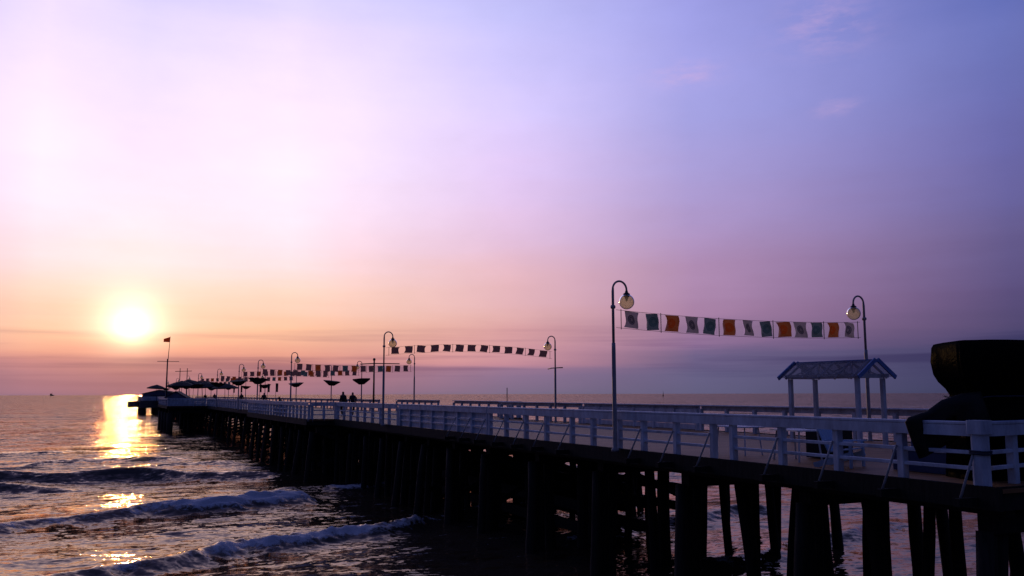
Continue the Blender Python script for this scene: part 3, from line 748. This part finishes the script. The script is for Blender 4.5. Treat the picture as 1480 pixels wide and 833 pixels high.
# ------------------------------------------------------------------ shelter
def make_shelter():
    root = empty('shelter', (21.42, 21.7, DK), rz=R(4), label='small open white shelter with a pitched glazed roof and blue trim on the pier', cat='shelter')
    W, L, E, A = .70, 1.6, 2.10, 2.60     # half width, half length, eaves, apex
    for sx in (-1, 1):
        for sy in (-1, 1):
            MB().box((sx*(W-.13), sy*(L-.25), (E-.04)/2-.02), (.13, .13, E-.02), bev=.012).build('post', WHITE, root)
    for sx in (-1, 1): MB().beam((sx*(W-.13), -L+.05, E+.025), (sx*(W-.13), L-.05, E+.025), .11, .12).build('eaves_beam', WHITE, root)
    for sy in (-1, 1):
        MB().beam((-W+.19, sy*(L-.25), E+.02), (W-.19, sy*(L-.25), E+.02), .08, .13).build('tie_beam', WHITE, root)
        MB().beam((0, sy*(L-.25), E+.09), (0, sy*(L-.25), A-.06), .06, .06).build('king_post', WHITE, root)
    MB().beam((0, -L-.05, A-.02), (0, L+.05, A-.02), .09, .10).build('ridge', BLUE_TRIM, root)
    sl = (A-.02-E)/(W)
    for sx in (-1, 1):
        for sy in (-1, 1):
            MB().beam((sx*.05, sy*(L+.03), A+.012), (sx*(W+.14), sy*(L+.03), E-.14*sl+.07), .05, .13).build('bargeboard', BLUE_TRIM, root)
        m = MB()
        for q in range(5):
            y = -L+.25+q*(2*L-.5)/4
            m.beam((sx*.05, y, A-.05), (sx*(W+.08), y, E-.08*sl+.02), .05, .06)
        for q in range(4):
            y = -L+.25+q*(2*L-.5)/4; y2 = y+(2*L-.5)/4
            a, b = ((.08, W) if q % 2 else (W, .08))
            m.beam((sx*a, y+.03, A-.06-a*sl), (sx*b, y2-.03, A-.06-b*sl), .035, .04)
        m.build('rafter', WHITE, root)
        x0, x1 = sx*.06, sx*(W+.12); z0, z1 = A+.005-.06*sl+.03, E-.12*sl+.075
        MB().add([(x0, -L, z0), (x1, -L, z1), (x1, L, z1), (x0, L, z0), (x0, -L, z0+.012), (x1, -L, z1+.012), (x1, L, z1+.012), (x0, L, z0+.012)],
                 [(0, 1, 2, 3), (4, 7, 6, 5), (0, 4, 5, 1), (1, 5, 6, 2), (2, 6, 7, 3), (3, 7, 4, 0)]).build('roof_sheet', ROOFGLASS, root)
make_shelter()

# ------------------------------------------------------------------ furniture behind the near railing
def make_chair(loc, rz, label):
    root = empty('deck_chair', loc, rz, label=label, cat='chair')
    m = MB()
    for q in range(5): m.beam((-.30+q*.15, -.22, .34), (-.30+q*.15, .26, .40), .13, .025)
    m.build('seat', PALE_BLUE, root)
    m = MB()
    for q in range(5): m.beam((-.30+q*.15, -.22, .32), (-.33+q*.165, -.52, .98 + .05*math.sin(math.pi*q/4)), .14, .022, up=(0, 1, .3))
    m.beam((-.36, -.31, .55), (.36, -.31, .55), .03, .07); m.build('backrest', PALE_BLUE, root)
    for s in (-1, 1):
        MB().beam((s*.40, .32, .56), (s*.40, -.40, .54), .13, .026).build('armrest', PALE_BLUE, root)
        MB().box((s*.38, .26, .27), (.10, .04, .55)).build('leg', PALE_BLUE, root)
        MB().beam((s*.36, .30, .30), (s*.36, -.55, .03), .04, .12).build('leg', PALE_BLUE, root)
make_chair((14.75, 14.75, DK), R(205), 'pale blue slatted armchair just behind the near railing, beside the black cabinet')

def make_table(loc, rz, label):
    root = empty('table', loc, rz, label=label, cat='table', group='white tables behind the near railing')
    m = MB()
    for q in range(5): m.beam((-.6, -.30+q*.15, .72), (.6, -.30+q*.15, .72), .14, .03)
    m.build('tabletop', WHITE, root)
    for sx in (-1, 1):
        for sy in (-1, 1): MB().beam((sx*.48, sy*.24, .70), (sx*.54, sy*.30, 0), .035, .035).build('leg', WHITE, root)
make_table((15.1, 16.6, DK), R(80), 'white slatted table behind the railing, next to the black cabinet')
make_table((15.3, 19.0, DK), R(95), 'white slatted table behind the railing, farther from the cabinet')

root = empty('cabinet', (16.4, 16.9, DK), R(8), label='black square cabinet with a lid behind the white table', cat='cabinet')
MB().box((0, 0, .44), (.9, .7, .84), bev=.01).build('body', BLACKBOX, root); MB().box((0, 0, .885), (.96, .76, .05)).build('lid', BLACKBOX, root)
MB().box((0, -.357, .45), (.80, .012, .70)).build('door', BLACKBOX, root)

root = empty('storage_bench', (15.3, 13.0, DK), R(88), label='navy blue storage bench with white slatted seat behind the near railing', cat='bench')
MB().box((0, 0, .21), (1.5, .50, .40)).build('chest', NAVY, root)
m = MB()
for q in range(4): m.beam((-.78, -.20+q*.135, .435), (.78, -.20+q*.135, .435), .125, .03)
m.build('seat', WHITE, root)
MB().box((0, -.30, .66), (1.5, .04, .42)).build('backrest', NAVY, root)

# ------------------------------------------------------------------ black tarpaulin over a tall bulk
def make_tarp():
    cx, cy = 15.43, 11.55
    root = empty('covered_bulk', (cx, cy, DK), rz=R(-24.7), label='tall bulk wrapped in black plastic tarpaulin, looming over the near railing', cat='covered kiosk')
    prof = [(0.0, .86, .55), (.5, .84, .55), (1.0, .84, .55), (1.18, .82, .55), (1.38, .76, .52), (1.54, .70, .50), (1.66, .76, .54), (1.8, .86, .60), (1.95, .92, .64), (2.2, .95, .66), (2.47, .95, .66), (2.535, .925, .64), (2.56, .80, .5), (2.56, .4, .25), (2.56, .01, .01)]
    n = 72; vs = []; fs = []
    for (z, a, b) in prof:
        for k in range(n):
            th = 2*math.pi*k/n; c, s = math.cos(th), math.sin(th); e = .30
            x = a*math.copysign(abs(c)**e, c); y = b*math.copysign(abs(s)**e, s)
            w = (mnoise.noise(Vector((c*5.5, s*5.5, z*.5+9)))*.045 + abs(mnoise.noise(Vector((c*9+z*.8, s*9, z*.9))))*.035)*(1 if z < 2.45 else .3)
            w += mnoise.noise(Vector((x*2.2, y*2.2, z*1.2)))*.05 + mnoise.noise(Vector((x*6, y*6, z*1.6+4)))*.018
            if z > 2.5: w *= .6
            vs.append((x*(1+w), y*(1+w), z + mnoise.noise(Vector((x*1.5+7, y*1.5, z)))*.035*(z > .2)))
    for j in range(len(prof)-1):
        for k in range(n): fs.append((j*n+k, j*n+(k+1) % n, (j+1)*n+(k+1) % n, (j+1)*n+k))
    MB().add(vs, fs, True).build('tarpaulin', TARP, root)
    # loose corner of the sheet hanging over the rail to the left: a thick folded lappet
    outl = [(-.62, 1.62), (-.98, 1.58), (-1.36, 1.46), (-1.60, 1.26), (-1.95, 1.15), (-2.02, 1.06), (-1.94, .86), (-1.88, .66), (-1.79, .40), (-1.70, .44), (-1.40, .60), (-1.12, .78), (-.90, .92), (-.66, 1.02), (-.50, 1.10)]
    m = len(outl); mid = Vector((-1.25, 1.1)); vs = []; fs = []
    rings = 7
    for side in (-1, 1):
        for q in range(rings):
            f = 1 - q/rings
            for (x, z) in outl:
                px, pz = mid.x+(x-mid.x)*f, mid.y+(z-mid.y)*f
                th = (1-f*f)**.5*.10 + .01
                fold = mnoise.noise(Vector((px*5.5, pz*2.2, 1.7)))*.11 + mnoise.noise(Vector((px*12, pz*5, 3)))*.03
                vs.append((px, -.70 - .05*(px+.5)*2 + side*th + fold*(1.2-f*.4), pz))
    for side in (0, 1):
        o = side*rings*m
        for q in range(rings-1):
            for k in range(m):
                a, b, c, d2 = o+q*m+k, o+q*m+(k+1) % m, o+(q+1)*m+(k+1) % m, o+(q+1)*m+k
                fs.append((a, b, c, d2) if side else (d2, c, b, a))
        fs.append(tuple(o+(rings-1)*m+k for k in range(m)))
    for k in range(m): fs.append((k, (k+1) % m, rings*m+(k+1) % m, rings*m+k))
    MB().add(vs, fs, True).build('loose_corner', DRAPE, root)
    ring = [(.95*.86*math.copysign(abs(math.cos(a))**.42, math.cos(a)), .62*math.copysign(abs(math.sin(a))**.42, math.sin(a)), 1.5 + .03*math.sin(3*a)) for a in [2*math.pi*k/40 for k in range(41)]]
    MB().tube(ring, .014, 6).build('tie_rope', ROPE, root)
make_tarp()
rp = MB()
for dz in (.56, .60):
    rp.tube([(.152*math.copysign(abs(math.cos(a))**.7, math.cos(a)), .152*math.copysign(abs(math.sin(a))**.7, math.sin(a)), dz+.008*math.sin(a)) for a in [2*math.pi*k/28 for k in range(29)]], .018, 6)
tag(rp.build('rope_lashing', ROPE, None, (XL, 10.62, DK)), 'dark blue rope lashed round the thick corner post', 'rope')

# ------------------------------------------------------------------ people
def make_person(loc, rz, label, mat, joints, scale=1.0):
    """one skinned body; joints: {name: (x, y, z, r)} and chains"""
    names = list(joints); idx = {n: i for i, n in enumerate(names)}
    edges = [('pelvis', 'chest'), ('chest', 'neck'), ('neck', 'head'), ('head', 'crown'), ('chest', 'shl'), ('shl', 'ell'), ('ell', 'hal'), ('hal', 'fil'), ('chest', 'shr'), ('shr', 'elr'), ('elr', 'har'), ('har', 'fir'),
             ('pelvis', 'hil'), ('hil', 'knl'), ('knl', 'anl'), ('anl', 'tol'), ('pelvis', 'hir'), ('hir', 'knr'), ('knr', 'anr'), ('anr', 'tor')]
    me = bpy.data.meshes.new('person')
    me.from_pydata([Vector(joints[n][:3])*scale for n in names], [(idx[a], idx[b]) for a, b in edges], [])
    o = bpy.data.objects.new('person', me); col.objects.link(o); o.location = loc; o.rotation_euler = (0, 0, rz)
    md = o.modifiers.new('skin', 'SKIN'); md.use_smooth_shade = True
    for i, n in enumerate(names):
        r = joints[n][3]*scale; rr = r if not hasattr(r, '__len__') else r
        me.skin_vertices[0].data[i].radius = (rr, rr); me.skin_vertices[0].data[i].use_root = (n == 'pelvis')
    o.modifiers.new('sub', 'SUBSURF').levels = 1; o.modifiers['sub'].render_levels = 1
    me.materials.append(mat)
    return tag(o, label, 'person', 'people on the pier')

STAND = {'pelvis': (0, 0, .95, .15), 'chest': (0, 0, 1.28, .17), 'neck': (0, .01, 1.49, .065), 'head': (0, .03, 1.60, .095), 'crown': (0, .02, 1.70, .07),
         'shl': (-.19, 0, 1.38, .075), 'ell': (-.25, -.02, 1.10, .055), 'hal': (-.23, .08, .88, .04), 'fil': (-.22, .10, .78, .025),
         'shr': (.19, 0, 1.38, .075), 'elr': (.25, -.02, 1.10, .055), 'har': (.23, .08, .88, .04), 'fir': (.22, .10, .78, .025),
         'hil': (-.10, 0, .88, .10), 'knl': (-.11, .05, .48, .07), 'anl': (-.11, -.06, .09, .05), 'tol': (-.12, .08, .04, .04),
         'hir': (.10, 0, .88, .10), 'knr': (.11, .12, .50, .07), 'anr': (.11, .22, .09, .05), 'tor': (.12, .36, .04, .04)}
SIT = {'pelvis': (0, 0, .52, .16), 'chest': (0, .10, .85, .18), 'neck': (0, .17, 1.06, .07), 'head': (0, .22, 1.16, .10), 'crown': (0, .23, 1.26, .07),
       'shl': (-.19, .12, .95, .08), 'ell': (-.24, .25, .72, .055), 'hal': (-.14, .45, .62, .04), 'fil': (-.10, .53, .60, .025),
       'shr': (.19, .12, .95, .08), 'elr': (.24, .25, .72, .055), 'har': (.14, .45, .62, .04), 'fir': (.10, .53, .60, .025),
       'hil': (-.10, .05, .50, .10), 'knl': (-.12, .46, .50, .07), 'anl': (-.12, .48, .09, .05), 'tol': (-.13, .62, .04, .04),
       'hir': (.10, .05, .50, .10), 'knr': (.12, .46, .50, .07), 'anr': (.12, .48, .09, .05), 'tor': (.13, .62, .04, .04)}
make_person((16.3, 65.5, DK), R(20), 'dark figure walking out on the pier, left one of the pair', PERSON_A, STAND, 1.06)
make_person((17.1, 65.8, DK), R(5), 'dark figure walking out on the pier, right one of the pair', PERSON_B, STAND, 1.03)

def bench(loc, rz, label):
    root = empty('bench', loc, rz, label=label, cat='bench', group='slatted benches on the pier')
    m = MB()
    for q in range(4): m.beam((-.75, -.18+q*.13, .43), (.75, -.18+q*.13, .43), .11, .035)
    m.build('seat', WHITE, root)
    m = MB()
    for q in range(3): m.beam((-.75, -.24-q*.03, .56+q*.13), (.75, -.24-q*.03, .56+q*.13), .03, .11)
    m.build('backrest', WHITE, root)
    for s in (-1, 1): MB().box((s*.6, 0, .205), (.06, .42, .41)).build('leg', DARKSTEEL, root)
bench((13.3, 73.6, DK), R(60), 'white slatted bench in the first left bay under a hunched sitter')
make_person((13.3, 73.6, DK), R(60), 'dark hunched figure sitting on a bench in the first left bay', PERSON_A, SIT, 1.12)
make_person((16.6, 103.0, DK), R(180), 'dark figure walking ashore, nearest of those beyond the sitter', PERSON_A, STAND, 1.05)
make_person((16.2, 118.0, DK), R(160), 'dark figure standing between the far lamps, second beyond the sitter', PERSON_B, STAND, 1.05)
make_person((17.3, 158.0, DK), R(10), 'tiny dark figure far out by the parasols, right one of two', PERSON_A, STAND, 1.05)
make_person((16.3, 163.0, DK), R(-10), 'tiny dark figure far out by the parasols, left one of two', PERSON_B, STAND, 1.0)

# ------------------------------------------------------------------ masts, banners, kiosks, parasols
root = empty('crossbar_mast', (17.0, 59.8, DK), R(-20), label='dark post with a long horizontal crossbar, left of the second left lamp', cat='mast')
MB().tube([(0, 0, -.02), (0, 0, 3.9)], [.07, .055], 10).build('pole', DARKSTEEL, root)
MB().lathe((0, 0, 3.98), [(.001, -.1), (.07, -.08), (.1, 0), (.07, .08), (.001, .1)], 12).build('finial', DARKSTEEL, root)
MB().tube([(-.95, 0, 3.66), (0, -.09, 3.70), (1.75, 0, 3.68)], .035, 8).build('crossbar', DARKSTEEL, root)

tag(MB().tube([(0, 0, -.02), (0, 0, 2.0)], .03, 8).build('slim_post', DARKSTEEL, None, (XR+.9, 54.2, DK)), 'slim dark post rising from the right bay railing', 'post')

def banner(loc, rz, label):
    root = empty('banner_pole', loc, rz, label=label, cat='banner', group='vertical banners on poles far out')
    MB().tube([(0, 0, -.02), (0, 0, 3.25)], .03, 8).build('pole', DARKSTEEL, root)
    n = 6; vs = []; fs = []
    for j in range(n+1):
        for i in range(4): vs.append((.03+i*.11, .03*math.sin(j*1.1+i), 3.2-j*.21))
    for j in range(n):
        for i in range(3): fs.append((j*4+i, j*4+i+1, j*4+i+5, j*4+i+4))
    MB().add(vs, fs, True).build('banner', CANVAS, root)
for k, u in enumerate((132, 139, 146.5, 168, 178)):
    banner((22.9, u, DK), .2+.1*k, 'narrow dark vertical banner on a pole on the right side, %s from the beach' % ordinal(k))

def parasol(loc, rz, s, label):
    root = empty('parasol', loc, rz, label=label, cat='parasol', group='dark parasols crowded near the outer bay')
    MB().tube([(0, 0, -.02), (0, 0, 2.9*s)], .035, 8).build('pole', DARKSTEEL, root)
    r = 1.75*s
    root.rotation_euler = (random.uniform(-.10, .10), random.uniform(-.10, .10), rz)
    c = MB().lathe((0, 0, 2.3*s), [(.001, .62*s), (.10*s, .60*s), (r*.55, .34*s), (r, .0), (r, -.16*s), (r*.985, -.16*s), (r*.97, .0), (r*.5, .32*s), (.001, .56*s)], 8, smooth=False).build('canopy', CANVAS, root)
    MB().lathe((0, 0, 0), [(.001, -.01), (.3, -.01), (.3, .07), (.05, .10), (.001, .1)], 12).build('base', CONCRETE, root)
PAR = [(11.4, 150, 1.3), (13.0, 154, 1.4), (15.2, 151, 1.25), (15.6, 160, 1.4), (16.6, 170, 1.35), (15.8, 181, 1.45), (17.2, 143, 1.15), (16.4, 200, 1.5), (17.9, 212, 1.5), (13.5, 265.5, 1.5), (20.0, 270, 1.7)]
for k, (x, u, s) in enumerate(PAR):
    parasol((x, u, DK), k*.37, s, 'dark parasol in the far crowd of parasols, %s from the beach' % ordinal(sorted(PAR, key=lambda q: q[1]).index(PAR[k])))

def kiosk(loc, rz, w, d, h, rise, label, cat='kiosk', wall=WHITE):
    root = empty('kiosk', loc, rz, label=label, cat=cat)
    MB().add([(-w/2, -d/2, 0), (w/2, -d/2, 0), (w/2, d/2, 0), (-w/2, d/2, 0), (-w/2, -d/2, h), (w/2, -d/2, h), (w/2, d/2, h), (-w/2, d/2, h), (0, -d/2, h+rise), (0, d/2, h+rise)],
             [(0, 1, 5, 8, 4), (1, 2, 6, 5), (2, 3, 7, 9, 6), (3, 0, 4, 7), (0, 3, 2, 1)]).build('wall', wall, root)
    m = MB()
    for s in (-1, 1):
        e = Vector((s*(w/2+.25), 0, h-.25*rise/(w/2))); r = Vector((0, 0, h+rise+.01))
        nrm = Vector((s*rise, 0, w/2)).normalized()*.09
        y0, y1 = -d/2-.2, d/2+.2
        q = [e+Vector((0, y0, .01)), e+Vector((0, y1, .01)), r+Vector((0, y1, 0)), r+Vector((0, y0, 0))]
        m.add(q+[p+nrm for p in q], [(0, 1, 2, 3), (7, 6, 5, 4), (0, 4, 5, 1), (1, 5, 6, 2), (2, 6, 7, 3), (3, 7, 4, 0)])
    m.build('roof', ROOFTILE, root)
    f = MB().box((.0, -d/2-.02, h*.55), (w*.5, .04, h*.34)).build('serving_hatch', DARKSTEEL, root)
    MB().beam((-w*.3, -d/2-.12, h*.36), (w*.3, -d/2-.12, h*.36), .22, .05).build('counter', WHITE, f)
kiosk((10.0, 138.0, DK), R(-14), 2.5, 3.4, 1.25, .75, 'small grey kiosk with a dark gable roof on the outer left bay', 'kiosk', PAVILION)

def make_head():
    x0, x1, y0, y1 = HEAD
    root = empty('end_platform', (x0, y0, DK), label='wide dark concrete platform at the far end of the pier', cat='platform')
    w, d = x1-x0, y1-y0
    MB().box((w/2, d/2, -1.0), (w, d, 2.0), bev=.25).build('slab', CONCRETE, root)
    MB().box((-1.4, d/2-2, -1.05), (2.8, d*.5, 1.6), bev=.5).build('boat_landing', CONCRETE, root)
    for x in (1.0, 4.6, 12, 20, 28):
        for y in (1.2, 11, 21): MB().tube([(x, y, -2.0), (x, y, -DK-1.5)], [.75, .8], 12).build('column', PILEWOOD, root)
    railing('white railing along the shoreward edge of the far pier head', span(x0+.3, y0+.3, XL-.3, y0+.3, 2.5), boarded=True, out=(0, -1))
    railing('white railing along the far left edge of the pier head', span(x0+.3, y0+.6, x0+.3, y1-.5, 3), out=(-1, 0))
    kiosk((15.5, 272, DK), R(-22), 9.0, 5.0, 1.9, 1.0, 'long low pavilion with a dark roof on the pier head', 'pavilion', PAVILION)
    r2 = empty('flag_mast', (16.3, 267.5, DK), label='tall mast with a yard and an orange flag on the pier head', cat='flagpole')
    MB().tube([(0, 0, -.02), (0, 0, 11.6)], [.22, .17], 10).build('lower_mast', DARKSTEEL, r2)
    MB().tube([(.1, 0, 10.9), (.45, 0, 17.9)], [.10, .06], 8).build('topmast', DARKSTEEL, r2)
    MB().tube([(-2.7, 0, 10.9), (3.1, 0, 10.9)], .07, 8).build('yard', DARKSTEEL, r2)
    vs = []; fs = []
    for i in range(7):
        for j in range(4): vs.append((.42-i*.28, .18*math.sin(i*1.1), 17.8-j*.5-i*.10*(1-j*.35)))
    for i in range(6):
        for j in range(3): fs.append((i*4+j, i*4+j+1, i*4+j+5, i*4+j+4))
    MB().add(vs, fs, True).build('flag', FLAG_MAST, r2)
    r3 = empty('signal_frame', (19.8, 256, DK), R(-20), label='two dark poles joined by a crossbar near the pier head', cat='signal frame')
    for s in (-1, 1): MB().tube([(s*.95, 0, -.02), (s*.95, 0, 8.7)], [.13, .09], 8).build('pole', DARKSTEEL, r3)
    MB().beam((-2.2, -.12, 7.85), (2.2, -.12, 7.95), .09, .16).build('crossbar', DARKSTEEL, r3)
make_head()

# ------------------------------------------------------------------ far vessels
def ship(loc, rz, L, label, cat='ship'):
    root = empty('ship', loc, rz, label=label, cat=cat)
    n = 9; vs = []; fs = []
    for i in range(n):
        f = i/(n-1); x = (f-.5)*L; b = L*.09*(1-(2*f-1)**4*.9); sh = L*.09*(1+.3*(2*f-1)**2)
        vs += [(x*.92, -b*.7, -.4), (x, -b, sh), (x, b, sh), (x*.92, b*.7, -.4)]
    for i in range(n-1):
        for k in range(4): fs.append((i*4+k, i*4+(k+1) % 4, (i+1)*4+(k+1) % 4, (i+1)*4+k))
    fs += [(0, 1, 2, 3), tuple((n-1)*4+k for k in (3, 2, 1, 0))]
    MB().add(vs, fs).build('hull', DARKSTEEL, root)
    MB().box((-L*.25, 0, L*.16), (L*.18, L*.12, L*.15)).build('cabin', DARKSTEEL, root)
    MB().tube([(L*.05, 0, L*.07), (L*.05, 0, L*.38)], L*.008, 6).build('mast', DARKSTEEL, root)
ship((-290, 6400, 0), R(70), 60, 'faint dark ship on the horizon at the far left of the sea')
ship((238, 895, 0), R(20), 10, 'small dark motorboat on the horizon just past the right railing', 'boat')
def sailboat(loc, s, label):
    root = empty('sailing_boat', loc, R(40), label=label, cat='boat')
    MB().lathe((0, 0, 0), [(.001, -.3*s), (.5*s, -.2*s), (1.0*s, .8*s), (.9*s, .85*s), (.001, .8*s)], 10).build('hull', DARKSTEEL, root)
    MB().tube([(0, 0, .7*s), (0, 0, 5.2*s)], .08*s, 6).build('mast', DARKSTEEL, root)
    MB().add([(.1*s, -.05*s, 1.1*s), (1.7*s, -.05*s, 1.2*s), (.1*s, -.05*s, 5*s), (.1*s, .05*s, 1.1*s), (1.7*s, .05*s, 1.2*s), (.1*s, .05*s, 5*s)], [(0, 1, 2), (5, 4, 3), (0, 3, 4, 1), (1, 4, 5, 2), (2, 5, 3, 0)]).build('sail', CANVAS, root)
sailboat((1030, 1510, 0), 2.2, 'tiny dark sailing boat on the horizon beyond the nearest flag string')

# ------------------------------------------------------------------ camera
cam = bpy.data.cameras.new('camera'); co = bpy.data.objects.new('camera', cam); col.objects.link(co)
cam.sensor_width = 36.0; cam.lens = 36.0*1280/1480; cam.clip_start = .1; cam.clip_end = 60000
co.matrix_world = Matrix.Translation((0, 0, EYE)) @ Matrix.Rotation(R(-24.7), 4, 'Z') @ Matrix.Rotation(R(96.82), 4, 'X') @ Matrix.Rotation(R(-.13), 4, 'Z')
scene.camera = co

scene.render.engine = 'CYCLES'
cy = scene.cycles
cy.use_denoising = True
try: cy.denoiser = 'OPENIMAGEDENOISE'; cy.denoising_input_passes = 'RGB_ALBEDO_NORMAL'
except Exception: pass
cy.max_bounces = 6; cy.transparent_max_bounces = 12; cy.sample_clamp_indirect = 6.0; cy.caustics_reflective = False; cy.caustics_refractive = False
vs_ = scene.view_settings
vs_.view_transform = 'Standard'; vs_.look = 'None'; vs_.exposure = 0.0; vs_.gamma = 1.0; vs_.use_curve_mapping = False
